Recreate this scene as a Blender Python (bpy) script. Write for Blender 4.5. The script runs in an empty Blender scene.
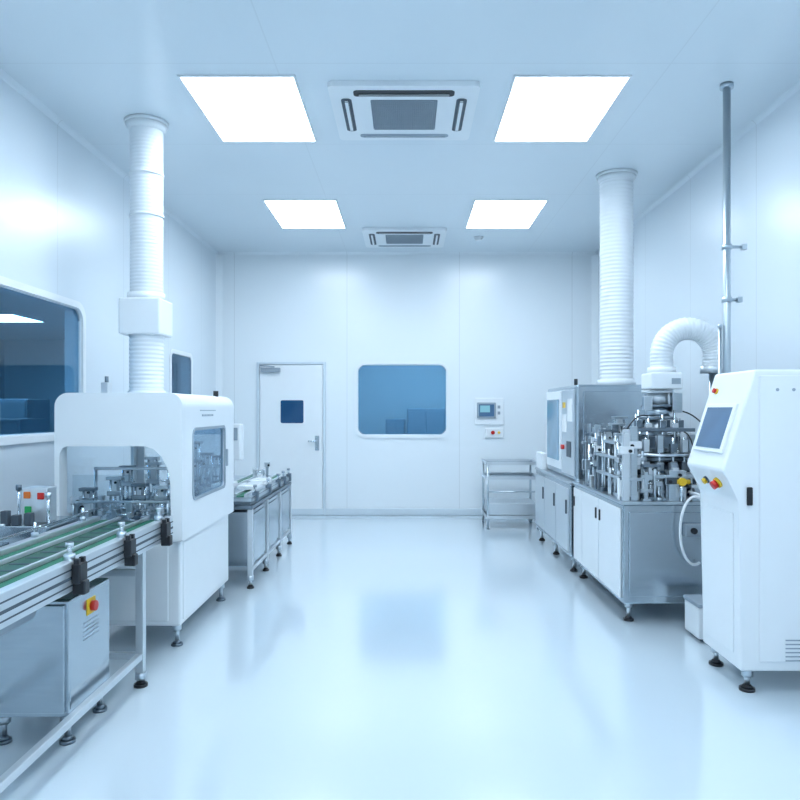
import bpy, bmesh, math, random
from mathutils import Vector, Matrix
sc = bpy.context.scene
sc.view_settings.view_transform = 'Standard'
sc.view_settings.look = 'None'
sc.view_settings.exposure = 0.0

# ------------------------------------------------------------------ materials
def lin(c):
    c = c/255.0
    return c/12.92 if c <= 0.04045 else ((c+0.055)/1.055)**2.4
def col(rgb): return (lin(rgb[0]), lin(rgb[1]), lin(rgb[2]), 1)
def newmat(name):
    m = bpy.data.materials.new(name); m.use_nodes = True
    return m, m.node_tree.nodes, m.node_tree.links, m.node_tree.nodes['Principled BSDF']
def mat(name, rgb, rough=0.4, metal=0.0, var=0.04, scale=6, stretch=None, rvar=0.08, spec=0.5):
    m, N, L, b = newmat(name)
    tc = N.new('ShaderNodeTexCoord'); mp = N.new('ShaderNodeMapping'); nz = N.new('ShaderNodeTexNoise')
    nz.inputs['Scale'].default_value = scale
    if stretch: mp.inputs['Scale'].default_value = stretch
    L.new(tc.outputs['Object'], mp.inputs['Vector']); L.new(mp.outputs['Vector'], nz.inputs['Vector'])
    c = col(rgb)
    mx = N.new('ShaderNodeMix'); mx.data_type = 'RGBA'
    mx.inputs['A'].default_value = tuple(v*(1-var) for v in c[:3])+(1,)
    mx.inputs['B'].default_value = tuple(min(1, v*(1+var)) for v in c[:3])+(1,)
    L.new(nz.outputs['Fac'], mx.inputs['Factor']); L.new(mx.outputs['Result'], b.inputs['Base Color'])
    mr = N.new('ShaderNodeMapRange')
    mr.inputs['To Min'].default_value = max(0.02, rough-rvar/2); mr.inputs['To Max'].default_value = rough+rvar/2
    L.new(nz.outputs['Fac'], mr.inputs['Value']); L.new(mr.outputs['Result'], b.inputs['Roughness'])
    b.inputs['Metallic'].default_value = metal
    b.inputs['Specular IOR Level'].default_value = spec
    return m
def seam_mat(name, rgb, rough, seams, dark=0.82, spec=0.5, coat=0.0, var=0.02, crough=0.12):
    """seams: list of (axis, spacing, offset, halfwidth) in world metres"""
    m, N, L, b = newmat(name)
    g = N.new('ShaderNodeNewGeometry'); sx = N.new('ShaderNodeSeparateXYZ'); L.new(g.outputs['Position'], sx.inputs[0])
    tot = None
    def M(op, a, bb=None):
        n = N.new('ShaderNodeMath'); n.operation = op
        for i, v in enumerate((a, bb)):
            if v is None: continue
            if isinstance(v, (int, float)): n.inputs[i].default_value = v
            else: L.new(v, n.inputs[i])
        return n.outputs[0]
    for ax, sp, off, hw in seams:
        v = sx.outputs['XYZ'.index(ax)]
        f = M('FRACT', M('DIVIDE', M('SUBTRACT', v, off - sp*50.5), sp))
        d = M('ABSOLUTE', M('SUBTRACT', f, 0.5))
        t = M('LESS_THAN', d, hw/sp)
        tot = t if tot is None else M('MAXIMUM', tot, t)
    nz = N.new('ShaderNodeTexNoise'); nz.inputs['Scale'].default_value = 0.7; L.new(g.outputs['Position'], nz.inputs['Vector'])
    c = col(rgb)
    mx0 = N.new('ShaderNodeMix'); mx0.data_type = 'RGBA'
    mx0.inputs['A'].default_value = tuple(v*(1-var) for v in c[:3])+(1,)
    mx0.inputs['B'].default_value = tuple(min(1, v*(1+var)) for v in c[:3])+(1,)
    L.new(nz.outputs['Fac'], mx0.inputs['Factor'])
    out = mx0.outputs['Result']
    if tot is not None:
        mx = N.new('ShaderNodeMix'); mx.data_type = 'RGBA'
        L.new(tot, mx.inputs['Factor']); L.new(out, mx.inputs['A'])
        mx.inputs['B'].default_value = tuple(v*dark for v in c[:3])+(1,)
        out = mx.outputs['Result']
    L.new(out, b.inputs['Base Color'])
    b.inputs['Roughness'].default_value = rough
    b.inputs['Specular IOR Level'].default_value = spec
    b.inputs['Coat Weight'].default_value = coat
    b.inputs['Coat Roughness'].default_value = crough
    return m
def emis(name, rgb, s):
    m, N, L, b = newmat(name)
    b.inputs['Base Color'].default_value = col(rgb)
    b.inputs['Emission Color'].default_value = col(rgb); b.inputs['Emission Strength'].default_value = s
    return m
def glass(name, tint, gl=0.5, base=0.03):
    m, N, L, b = newmat(name)
    N.remove(b); out = N['Material Output']
    t = N.new('ShaderNodeBsdfTransparent'); t.inputs[0].default_value = col(tint)
    g = N.new('ShaderNodeBsdfGlossy'); g.inputs['Roughness'].default_value = 0.03
    g.inputs['Color'].default_value = (0.8, 0.9, 1, 1)
    lw = N.new('ShaderNodeLayerWeight'); lw.inputs['Blend'].default_value = 0.5
    p = N.new('ShaderNodeMath'); p.operation = 'POWER'; p.inputs[1].default_value = 4.0; L.new(lw.outputs['Facing'], p.inputs[0])
    q = N.new('ShaderNodeMath'); q.operation = 'MULTIPLY_ADD'; q.inputs[1].default_value = gl; q.inputs[2].default_value = base; L.new(p.outputs[0], q.inputs[0])
    mx = N.new('ShaderNodeMixShader'); L.new(q.outputs[0], mx.inputs[0])
    L.new(t.outputs[0], mx.inputs[1]); L.new(g.outputs[0], mx.inputs[2]); L.new(mx.outputs[0], out.inputs[0])
    return m

WHITE = mat('white_powder_coat', (231, 237, 241), 0.33, var=0.02)
PLASTIC = mat('white_plastic', (232, 238, 242), 0.45, var=0.02)
DUCT = mat('duct_white', (226, 233, 238), 0.5, var=0.03)
STEEL = mat('brushed_steel', (196, 206, 213), 0.3, 1.0, var=0.10, scale=10, stretch=(1, 1, 8))
STEELD = mat('dark_steel', (124, 137, 148), 0.38, 1.0, var=0.12, scale=16)
STEELP = mat('steel_panel', (184, 195, 203), 0.22, 1.0, var=0.05, scale=6, stretch=(1, 1, 10))
PIPE = mat('pipe_steel', (186, 198, 206), 0.3, 0.9, var=0.02, scale=2)
ALU = mat('anodised_aluminium', (214, 221, 226), 0.36, 0.75, var=0.03, scale=5)
CHROME = mat('chrome', (222, 229, 234), 0.22, 1.0, var=0.02)
BLACK = mat('black_plastic', (26, 30, 36), 0.4, var=0.1)
DGREY = mat('dark_grey', (70, 82, 93), 0.5, var=0.1)
GREY = mat('mid_grey', (150, 164, 176), 0.5, var=0.05)
GREEN = mat('green_belt', (14, 108, 80), 0.45, var=0.1, scale=30)
BELTD = mat('dark_green_belt', (26, 84, 68), 0.42, 0.05, var=0.15, scale=30)
RED = mat('red_button', (200, 40, 35), 0.35)
YEL = mat('yellow_plastic', (225, 185, 40), 0.4)
ORG = mat('orange_label', (225, 120, 50), 0.5)
GRNB = mat('green_button', (40, 160, 90), 0.4)
PAPER = mat('paper', (240, 243, 245), 0.7)
SCREEN = mat('screen_glass', (72, 106, 140), 0.12, var=0.25, scale=4)
DKGLASS = mat('blue_glass', (106, 148, 174), 0.08, var=0.2, scale=5)
DOORGL = mat('door_glass', (26, 74, 116), 0.1, var=0.1)
SCREENG = emis('screen_lit', (120, 170, 180), 0.35)
LAMP = emis('light_diffuser', (235, 246, 255), 14.0)
NLAMPFILL = emis('light_diffuser_next_room', (222, 240, 255), 24.0)  # glow of one next-room lamp and of its added unseen fill copies
GLASSB = glass('window_glass', (180, 208, 222), 0.6, 0.04)
CLEAR = glass('clear_glass', (244, 248, 250), 0.35, 0.012)
TINT = glass('tinted_glass', (218, 229, 236), 0.5, 0.06)
WALLB = seam_mat('wall_panel_x', (230, 238, 243), 0.28, [('X', 1.5, -0.8, 0.004)], coat=0.5, dark=0.84, crough=0.22)
WALLS = seam_mat('wall_panel_y', (220, 231, 239), 0.30, [('Y', 1.18, 0.35, 0.004)], coat=0.7, dark=0.85, crough=0.27)
CEIL = seam_mat('ceiling_panel', (222, 233, 240), 0.3, [('Y', 1.29, 4.24, 0.005), ('X', 2.4, -0.02+1.2+0.42, 0.004)], dark=0.93, coat=0.3, crough=0.2)
FLOOR = seam_mat('epoxy_floor', (203, 218, 228), 0.12, [], coat=1.0, spec=0.7, crough=0.14)
TRIM = mat('trim_grey', (206, 219, 228), 0.4, var=0.02)
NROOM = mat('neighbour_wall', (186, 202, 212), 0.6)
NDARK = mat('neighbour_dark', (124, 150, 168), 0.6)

# ------------------------------------------------------------------ mesh builder
W = {}
class B:
    def __init__(s): s.bm = bmesh.new(); s.m = []
    def mi(s, m):
        if m not in s.m: s.m.append(m)
        return s.m.index(m)
    def faces(s, vs, fs, m, smooth=False):
        V = [s.bm.verts.new(v) for v in vs]; k = s.mi(m); F = []
        for f in fs:
            try:
                q = s.bm.faces.new([V[i] for i in f])
            except ValueError: continue
            q.material_index = k; q.smooth = smooth; F.append(q)
        return V, F
    def bev(s, F, bev, seg=2):
        if bev <= 0: return
        E = list({e for f in F for e in f.edges})
        bmesh.ops.bevel(s.bm, geom=E, offset=bev, segments=seg, affect='EDGES', profile=0.5, clamp_overlap=True)
    def box(s, x0, x1, y0, y1, z0, z1, m, bev=0.0, seg=2):
        vs = [(x0,y0,z0),(x1,y0,z0),(x1,y1,z0),(x0,y1,z0),(x0,y0,z1),(x1,y0,z1),(x1,y1,z1),(x0,y1,z1)]
        fs = [(3,2,1,0),(4,5,6,7),(0,1,5,4),(1,2,6,5),(2,3,7,6),(3,0,4,7)]
        V, F = s.faces(vs, fs, m); s.bev(F, bev, seg); return s
    def P(s, plane, u, v, w):
        return {'xz': (u, w, v), 'yz': (w, u, v), 'xy': (u, v, w)}[plane]
    def prism(s, pts, plane, a, b, m, bev=0.0, seg=2):
        n = len(pts)
        vs = [s.P(plane, u, v, a) for u, v in pts]+[s.P(plane, u, v, b) for u, v in pts]
        fs = [tuple(range(n)), tuple(range(2*n-1, n-1, -1))]+[(i, (i+1) % n, n+(i+1) % n, n+i) for i in range(n)]
        V, F = s.faces(vs, fs, m); s.bev(F, bev, seg); return s
    def ring(s, outer, inner, plane, a, b, m):
        n = len(outer)
        vs = []
        for L_, w in ((outer, a), (inner, a), (outer, b), (inner, b)):
            vs += [s.P(plane, u, v, w) for u, v in L_]
        fs = []
        for i in range(n):
            j = (i+1) % n
            fs += [(i, j, n+j, n+i), (2*n+i, 3*n+i, 3*n+j, 2*n+j), (i, 2*n+i, 2*n+j, j), (n+i, n+j, 3*n+j, 3*n+i)]
        s.faces(vs, fs, m); return s
    def sweep(s, path, r, m, seg=16, caps=True, smooth=True):
        path = [Vector(p) for p in path]; n = len(path)
        if not hasattr(r, '__len__'): r = [r]*n
        T = [(path[min(i+1, n-1)]-path[max(i-1, 0)]).normalized() for i in range(n)]
        t = T[0]; up = Vector((0, 0, 1)) if abs(t.z) < 0.9 else Vector((1, 0, 0))
        u = t.cross(up).normalized(); vs = []
        for i in range(n):
            t = T[i]; u = (u - t*u.dot(t)).normalized(); v = t.cross(u)
            for k in range(seg):
                a = 2*math.pi*k/seg
                vs.append(path[i]+(u*math.cos(a)+v*math.sin(a))*r[i])
        fs = []
        for i in range(n-1):
            for k in range(seg):
                k2 = (k+1) % seg
                fs.append((i*seg+k, i*seg+k2, (i+1)*seg+k2, (i+1)*seg+k))
        V, F = s.faces(vs, fs, m, smooth)
        if caps:
            k = s.mi(m)
            for q in (V[:seg][::-1], V[-seg:]):
                f = s.bm.faces.new(q); f.material_index = k
        return s
    def cyl(s, p0, p1, r, m, seg=20, r1=None): return s.sweep([p0, p1], [r, r if r1 is None else r1], m, seg)
    def vc(s, x, y, z0, z1, r, m, seg=20, r1=None): return s.cyl((x, y, z0), (x, y, z1), r, m, seg, r1)
    def ribbed(s, path, r, m, pitch=0.03, seg=28, depth=0.07):
        path = [Vector(p) for p in path]; L = [0]
        for i in range(1, len(path)): L.append(L[-1]+(path[i]-path[i-1]).length)
        n = max(4, int(L[-1]/(pitch/4))); pts = []; rr = []; j = 0
        for i in range(n+1):
            d = L[-1]*i/n
            while j < len(L)-2 and L[j+1] < d: j += 1
            f = (d-L[j])/(L[j+1]-L[j]); pts.append(path[j].lerp(path[j+1], f))
            rr.append(r*(1-depth*(0.5-0.5*math.cos(2*math.pi*(i % 4)/4))))
        return s.sweep(pts, rr, m, seg)
    def done(s, name, parent=None, label=None, **kw):
        bmesh.ops.recalc_face_normals(s.bm, faces=s.bm.faces)
        xs = [v.co for v in s.bm.verts]
        lo = Vector([min(v[i] for v in xs) for i in range(3)]); hi = Vector([max(v[i] for v in xs) for i in range(3)])
        c = (lo+hi)/2
        if parent is None: c.z = lo.z
        bmesh.ops.translate(s.bm, verts=s.bm.verts, vec=-c)
        me = bpy.data.meshes.new(name); s.bm.to_mesh(me); s.bm.free()
        for m in s.m: me.materials.append(m)
        o = bpy.data.objects.new(name, me); sc.collection.objects.link(o)
        W[o] = c.copy()
        if parent is not None: o.parent = parent; o.location = c-W[parent]
        else: o.location = c
        if label: o['label'] = label
        for k, v in kw.items(): o[k] = v
        return o
def thing(name, label, cat, loc, **kw):
    o = bpy.data.objects.new(name, None); sc.collection.objects.link(o); o.empty_display_size = 0.1
    o.location = loc; W[o] = Vector(loc)
    if label: o['label'] = label
    if cat: o['category'] = cat
    for k, v in kw.items(): o[k] = v
    return o
def dup(o, delta):
    def rec(src, par):
        n = src.copy(); sc.collection.objects.link(n)
        if par is not None: n.parent = par
        W[n] = W[src]+Vector(delta)
        for c in list(src.children): rec(c, n)
        return n
    n = rec(o, None); n.location = Vector(o.location)+Vector(delta); return n
def rr(x0, x1, z0, z1, r, n=6):
    pts = []
    for cx, cz, a0 in ((x1-r, z1-r, 0), (x0+r, z1-r, 90), (x0+r, z0+r, 180), (x1-r, z0+r, 270)):
        for i in range(n+1):
            a = math.radians(a0+90*i/n); pts.append((cx+r*math.cos(a), cz+r*math.sin(a)))
    return pts
S = dict(kind='structure')

# ------------------------------------------------------------------ room
XL, XR, YB, YF, H = -2.53, 2.53, 9.33, -2.2, 3.5
T = 0.12
B().box(XL-T, XR+T, YF-T, YB+T, -0.1, 0, FLOOR).done('floor', **S)
B().box(XL-T, XR+T, YF-T, YB+T, H, H+0.1, CEIL).done('ceiling', **S)
b = B()   # back wall with window hole
hx0, hx1, hz0, hz1 = -0.65, 0.52, 1.075, 1.995
b.box(XL-T, hx0, YB, YB+T, 0, H, WALLB).box(hx1, XR+T, YB, YB+T, 0, H, WALLB)
b.box(hx0, hx1, YB, YB+T, 0, hz0, WALLB).box(hx0, hx1, YB, YB+T, hz1, H, WALLB); b.done('wall_back', **S)
b = B()   # left wall
w1 = (2.75, 5.42, 1.24, 2.17); w2 = (7.5, 8.2, 1.15, 2.02)
b.box(XL-T, XL, YF-T, w1[0], 0, H, WALLS).box(XL-T, XL, w1[1], w2[0], 0, H, WALLS).box(XL-T, XL, w2[1], YB, 0, H, WALLS)
for w in (w1, w2):
    b.box(XL-T, XL, w[0], w[1], 0, w[2], WALLS).box(XL-T, XL, w[0], w[1], w[3], H, WALLS)
b.done('wall_left', **S)
B().box(XR, XR+T, YF-T, YB, 0, H, WALLS).done('wall_right', **S)
B().box(XL, XR, YF-T, YF, 0, H, WALLB).done('wall_front', **S)
def window(name, plane, u0, u1, z0, z1, wa, wb, wg, r=0.15, fr=0.05):
    e = thing(name, 'fixed clean room window with white rounded frame and blue glass', None,
              (B().P(plane, (u0+u1)/2, z0, wa)), **S)
    o = rr(u0, u1, z0, z1, r); i = rr(u0+fr, u1-fr, z0+fr, z1-fr, r-fr*0.6)
    B().ring(o, i, plane, wa, wb, PLASTIC).done('window_frame', e)
    B().ring(rr(u0+fr-0.02, u1-fr+0.02, z0+fr-0.02, z1-fr+0.02, r-fr*0.6), rr(u0+fr+0.008, u1-fr-0.008, z0+fr+0.008, z1-fr-0.008, r-fr*0.6), plane, wg-0.004, wg+0.012, GREY).done('window_gasket', e)
    B().prism(rr(u0+fr-0.01, u1-fr+0.01, z0+fr-0.01, z1-fr+0.01, r-fr*0.6), plane, wg, wg+0.006, GLASSB).done('window_pane', e)
window('window_1', 'xz', -0.70, 0.57, 1.025, 2.045, YB-0.018, YB+0.03, YB+0.012, 0.15, 0.036)
window('window_2', 'yz', 2.69, 5.48, 1.18, 2.23, XL-0.03, XL+0.018, XL-0.018, 0.13)
window('window_3', 'yz', 7.46, 8.24, 1.11, 2.06, XL-0.03, XL+0.008, XL-0.008, 0.08, 0.045)
# neighbour rooms seen through glass
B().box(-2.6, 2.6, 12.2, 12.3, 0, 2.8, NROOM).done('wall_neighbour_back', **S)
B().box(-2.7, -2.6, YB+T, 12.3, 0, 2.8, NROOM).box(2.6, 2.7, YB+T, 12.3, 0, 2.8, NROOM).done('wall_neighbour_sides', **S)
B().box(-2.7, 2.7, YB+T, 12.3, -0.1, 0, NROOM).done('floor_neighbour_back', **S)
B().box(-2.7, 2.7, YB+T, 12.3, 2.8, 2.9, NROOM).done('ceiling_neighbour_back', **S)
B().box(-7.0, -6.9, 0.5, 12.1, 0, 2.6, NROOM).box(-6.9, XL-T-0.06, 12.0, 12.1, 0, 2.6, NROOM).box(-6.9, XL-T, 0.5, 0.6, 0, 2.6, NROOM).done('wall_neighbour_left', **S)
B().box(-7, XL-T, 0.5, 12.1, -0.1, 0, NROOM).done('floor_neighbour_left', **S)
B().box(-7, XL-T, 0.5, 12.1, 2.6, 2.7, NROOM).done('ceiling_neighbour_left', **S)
def ncab(x0, x1, y0, y1, h, lab):
    e = thing('storage_cabinet', lab, 'cabinet', ((x0+x1)/2, (y0+y1)/2, 0))
    B().box(x0, x1, y0, y1, 0.08, h, NDARK, 0.01).box(x0+0.03, x1-0.03, y0+0.03, y1-0.03, 0, 0.08, DGREY).done('cabinet_body', e)
    B().box(x0+0.02, (x0+x1)/2-0.005, y0-0.015, y0, 0.12, h-0.04, NDARK, 0.004).done('door', e)
    B().box((x0+x1)/2+0.005, x1-0.02, y0-0.015, y0, 0.12, h-0.04, NDARK, 0.004).done('door', e)
ncab(0.0, 0.62, 11.4, 11.9, 1.42, 'blue-grey cabinet seen behind window glass')
ncab(-0.35, -0.03, 11.5, 11.9, 1.25, 'narrow blue-grey cabinet seen behind window glass')
ncab(-6.2, -5.1, 9.4, 10.0, 1.55, 'wide blue-grey cabinet seen behind window glass')
ncab(-5.0, -4.2, 7.6, 8.2, 1.3, 'blue-grey cabinet seen behind window glass')
ncab(-4.9, -3.9, 5.6, 6.2, 1.25, 'low blue-grey cabinet seen behind window glass')

# trims / baseboards
B().box(XL, XR, YB-0.025, YB, 0, 0.09, TRIM, 0.01).done('baseboard_back', **S)
B().box(XL, XL+0.025, YF, YB-0.03, 0, 0.09, TRIM, 0.01).done('baseboard_left', **S)
B().box(XR-0.025, XR, YF, YB-0.03, 0, 0.09, TRIM, 0.01).done('baseboard_right', **S)
k = 0.035
for i, (x, s_) in enumerate(((XL, 1), (XR, -1))):
    B().prism([(x, H), (x+s_*k, H), (x+s_*k*.6, H-k*.25), (x+s_*k*.25, H-k*.6), (x, H-k)], 'xz', YF, YB, WALLS).done('trim_%d' % (i+1), **S)
    B().prism([(x, YB), (x+s_*0.07, YB), (x+s_*0.05, YB-0.02), (x+s_*0.02, YB-0.05), (x, YB-0.07)], 'xy', 0.09, H-0.04, WALLB).done('trim_%d' % (i+5), **S)
B().prism([(YB, H), (YB-k, H), (YB-k*.6, H-k*.25), (YB-k*.25, H-k*.6), (YB, H-k)], 'yz', XL, XR, WALLB).done('trim_3', **S)

# door
d = thing('door_1', 'white clean room door with small blue window', None, (-1.54, YB, 0), **S)
dx0, dx1, dz = -2.0, -1.08, 2.04
B().box(dx0-0.0, dx0+0.035, YB-0.03, YB, 0, dz, TRIM, 0.006).box(dx1-0.035, dx1, YB-0.03, YB, 0, dz, TRIM, 0.006).box(dx0+0.035, dx1-0.035, YB-0.03, YB, dz-0.035, dz, TRIM, 0.006).done('door_frame', d, 'pale grey frame')
leaf = B().box(dx0+0.043, dx1-0.043, YB-0.022, YB-0.002, 0.012, dz-0.043, WHITE, 0.004).done('door_leaf', d)
B().ring(rr(-1.70, -1.355, 1.205, 1.55, 0.03), rr(-1.68, -1.375, 1.225, 1.53, 0.02), 'xz', YB-0.03, YB-0.02, WHITE).done('pane_frame', leaf)
B().prism(rr(-1.68, -1.375, 1.225, 1.53, 0.02), 'xz', YB-0.027, YB-0.021, DOORGL).done('window_pane', leaf, 'dark blue square vision pane')
B().box(-1.225, -1.165, YB-0.032, YB-0.02, 0.86, 1.06, CHROME, 0.006).cyl((-1.195, YB-0.06, 0.985), (-1.195, YB-0.03, 0.985), 0.014, CHROME).cyl((-1.195, YB-0.06, 0.985), (-1.31, YB-0.06, 0.985), 0.012, CHROME).done('handle', leaf, 'chrome lever handle')
B().box(-1.93, -1.68, YB-0.08, YB-0.03, 1.90, 1.96, GREY, 0.008).cyl((-1.75, YB-0.085, 1.97), (-1.93, YB-0.1, 1.985), 0.009, GREY).cyl((-1.93, YB-0.1, 1.985), (-1.93, YB-0.03, 1.985), 0.009, GREY).done('door_closer', leaf, 'grey door closer')

# ------------------------------------------------------------------ ceiling lights
def light(x0, x1, y0, y1):
    e = thing('ceiling_light', 'recessed rectangular white light panel glowing in the ceiling', 'ceiling light', ((x0+x1)/2, (y0+y1)/2, H), group='recessed ceiling light panels')
    B().ring([(x0, y0), (x1, y0), (x1, y1), (x0, y1)], [(x0+0.015, y0+0.015), (x1-0.015, y0+0.015), (x1-0.015, y1-0.015), (x0+0.015, y1-0.015)], 'xy', H-0.012, H-0.001, WHITE).done('light_frame', e)
    B().box(x0+0.015, x1-0.015, y0+0.015, y1-0.015, H-0.008, H-0.002, LAMP).done('light_diffuser', e, 'glowing white diffuser')
    return e
l0 = light(-1.44, -0.70, 4.38, 5.46)
for dx in (0, 2.11):
    for dy in (0, 2.60, -2.6, -5.2):
        if dx or dy: dup(l0, (dx, dy, 0))
nl = light(-5.7, -4.9, 8.7, 9.5)
nl.location.z = 2.6
for c in nl.children:
    if c.name.startswith('light_diffuser'):
        c.data = c.data.copy(); c.data.materials[0] = NLAMPFILL
dup(nl, (1.2, -4.5, 0)); dup(nl, (0.4, -6.5, 0)); dup(nl, (5.0, 1.5, 0.2)); dup(nl, (6.1, 1.5, 0.2))  # unseen panel copies, added only to brighten the neighbour rooms

# ------------------------------------------------------------------ AC cassettes
def ac(cx, y0, y1):
    x0, x1 = cx-0.49, cx+0.49; cy = (y0+y1)/2
    e = thing('ceiling_air_conditioner', 'white square ceiling cassette air conditioner with grey grille', 'air conditioner', (cx, cy, H), group='ceiling cassette air conditioners')
    z0 = H-0.035
    gx, gy = 0.225, (y1-y0)/2-0.20
    B().ring(rr(x0, x1, y0, y1, 0.04), rr(cx-gx, cx+gx, cy-gy, cy+gy, 0.015), 'xy', z0, H-0.001, PLASTIC).done('panel_body', e)
    g = B().box(cx-gx, cx+gx, cy-gy, cy+gy, z0+0.018, z0+0.024, DGREY)
    n = 34
    for i in range(n+1):
        x = cx-gx+2*gx*i/n; g.box(x-0.003, x+0.003, cy-gy, cy+gy, z0+0.002, z0+0.019, GREY)
    for i in range(19):
        y = cy-gy+2*gy*i/18; g.box(cx-gx, cx+gx, y-0.003, y+0.003, z0+0.001, z0+0.012, GREY)
    g.done('intake_grille', e, 'grey square intake grille')
    for k, (a0, a1, b0, b1) in enumerate(((cx-0.33, cx+0.33, y0+0.06, y0+0.15), (cx-0.33, cx+0.33, y1-0.125, y1-0.06), (x0+0.07, x0+0.14, cy-0.27, cy+0.27), (x1-0.14, x1-0.07, cy-0.27, cy+0.27))):
        o = B().prism(rr(a0, a1, b0, b1, 0.028), 'xy', z0-0.002, z0+0.001, BLACK if k in (0,) else (GREY if k == 1 else DGREY))
        if a1-a0 > b1-b0: o.box(a0+0.03, a1-0.03, (b0+b1)/2+0.008, (b0+b1)/2+0.022, z0-0.010, z0-0.001, PLASTIC, 0.003)
        else: o.box((a0+a1)/2-0.014, (a0+a1)/2+0.014, b0+0.03, b1-0.03, z0-0.012, z0-0.001, PLASTIC, 0.003)
        o.done('air_vent', e, 'dark outlet slot with white vane')
    return e
ac(-0.02, 4.46, 5.36)
ac(-0.03, 8.05, 8.9)
e = thing('smoke_detector', 'small round white smoke detector on the ceiling', 'smoke detector', (0.87, 8.5, H))
B().vc(0.87, 8.5, H-0.02, H-0.001, 0.06, PLASTIC).done('base', e); B().vc(0.87, 8.5, H-0.045, H-0.02, 0.035, PLASTIC, r1=0.05).done('sensor', e)

# ------------------------------------------------------------------ left duct
HT = 1.5
DX, DY = -1.90, 5.11
e = thing('ventilation_duct', 'white ribbed vertical duct with square box rising to the ceiling', 'duct', (DX, DY, HT))
B().ribbed([(DX, DY, 2.24), (DX, DY, 3.45)], 0.117, DUCT, 0.026, depth=0.025).done('duct_pipe', e)
B().vc(DX, DY, 3.475, 3.499, 0.155, DUCT, 32).vc(DX, DY, 3.43, 3.475, 0.125, DUCT, 32, r1=0.148).done('ceiling_flange', e)
B().box(DX-0.148, DX+0.148, DY-0.15, DY+0.13, 1.94, 2.20, WHITE, 0.012).vc(DX, DY-0.01, 2.20, 2.245, 0.13, WHITE, 32).done('filter_box', e, 'white square filter box')
B().vc(DX, DY, 2.80, 2.82, 0.122, DUCT, 32).done('pipe_clamp', e)
B().vc(DX, DY, 3.10, 3.12, 0.122, DUCT, 32).done('pipe_clamp', e)
B().ribbed([(DX, DY, 1.54), (DX, DY, 1.94)], 0.122, DUCT, 0.03, depth=0.045).vc(DX, DY, HT+0.001, HT+0.04, 0.13, DUCT, 32).done('flexible_sleeve', e)

def foot(x, y, z1, par, r=0.032, m=None):
    m = m or BLACK
    B().vc(x, y, 0.0, 0.014, r, m, 20).vc(x, y, 0.014, 0.03, r*0.85, m, 20, r*0.45).vc(x, y, 0.03, z1, 0.014, STEEL, 12).vc(x, y, max(0.035, z1-0.04), z1, 0.028, STEEL, 6).done('leveling_foot', par, 'round leveling foot')

# ------------------------------------------------------------------ hooded machine (left)
e = thing('packaging_machine', 'white hooded packaging machine with wide opening and side window', 'machine', (-1.66, 4.6, 0))
X0, X1, Y0, Y1 = -2.04, -1.30, 4.05, 5.25
def archout(x0, x1, zb, zt, r):
    pts = [(x1, zb)]
    for i in range(9):
        a = math.radians(90*i/8); pts.append((x1-r+r*math.cos(a), zt-r+r*math.sin(a)))
    for i in range(9):
        a = math.radians(90+90*i/8); pts.append((x0+r+r*math.cos(a), zt-r+r*math.sin(a)))
    pts.append((x0, zb)); return pts
ZS = 1.34
roofo = archout(X0, X1, ZS, HT, 0.08); roofi = archout(X0+0.03, X1-0.03, ZS, HT-0.03, 0.06)
outer = archout(X0, X1, 0.64, HT, 0.08)
hood = B().prism(roofo+roofi[::-1], 'xz', Y0+0.03, Y1, WHITE)
op = [(X1-0.065, 0.64), (X1-0.07, 0.98), (X1-0.085, 1.06), (X1-0.12, 1.13), (X1-0.17, 1.175), (X1-0.22, 1.19), (X0+0.07, 1.19), (X0+0.045, 1.18), (X0+0.03, 1.15), (X0+0.028, 1.12), (X0+0.028, 0.64)]
hood.prism(outer+op[::-1], 'xz', Y0, Y0+0.032, WHITE, 0.0)
sy0, sy1, sz0, sz1 = 4.25, 4.99, 0.86, 1.28
hood.ring(rr(Y0+0.03, Y1, 0.64, ZS, 0.0005), rr(sy0, sy1, sz0, sz1, 0.04), 'yz', X1-0.03, X1, WHITE)
hood.ring(rr(Y0+0.03, Y1, 0.64, ZS, 0.0005), rr(Y0+0.10, Y1-0.08, 0.78, 1.31, 0.04), 'yz', X0, X0+0.025, WHITE)
hood.ring(rr(X0+0.025, X1-0.03, 0.64, HT-0.03, 0.0005), rr(X0+0.08, X1-0.08, 0.78, 1.40, 0.04), 'xz', Y1-0.03, Y1-0.001, WHITE)
hood = hood.done('hood', e)
B().ring(rr(sy0-0.012, sy1+0.012, sz0-0.012, sz1+0.012, 0.05), rr(sy0+0.006, sy1-0.006, sz0+0.006, sz1-0.006, 0.035), 'yz', X1-0.001, X1+0.006, GREY).done('window_frame', hood, 'grey window seal')
B().prism(rr(sy0, sy1, sz0, sz1, 0.04), 'yz', X1-0.016, X1-0.010, TINT).done('window_pane', hood, 'tinted side window')
B().prism(rr(Y0+0.10, Y1-0.08, 0.78, 1.31, 0.04), 'yz', X0+0.012, X0+0.018, CLEAR).done('window_pane', hood, 'clear window')
B().prism(rr(X0+0.08, X1-0.08, 0.78, 1.40, 0.04), 'xz', Y1-0.018, Y1-0.012, CLEAR).done('window_pane', hood, 'clear window')
B().box(X1, X1+0.015, 5.01, 5.035, 1.0, 1.12, GREY, 0.004).done('handle', hood, 'grey handle')
lab = B().box(X1-0.001, X1+0.002, 4.40, 4.75, 1.395, 1.40, GREY)
for i in range(8): lab.box(X1-0.001, X1+0.0022, 4.44+i*0.033, 4.458+i*0.033, 1.36, 1.372, GREY)
lab.done('label_print', hood, 'small grey label print')
low = B().box(X0+0.03, X1-0.03, Y0+0.06, Y1-0.03, 0.13, 0.70, WHITE, 0.012)
low = low.done('base_cabinet', e)
B().box(X1-0.035, X1-0.024, Y0+0.10, Y1-0.07, 0.16, 0.66, WHITE, 0.005).done('door', low)
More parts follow.
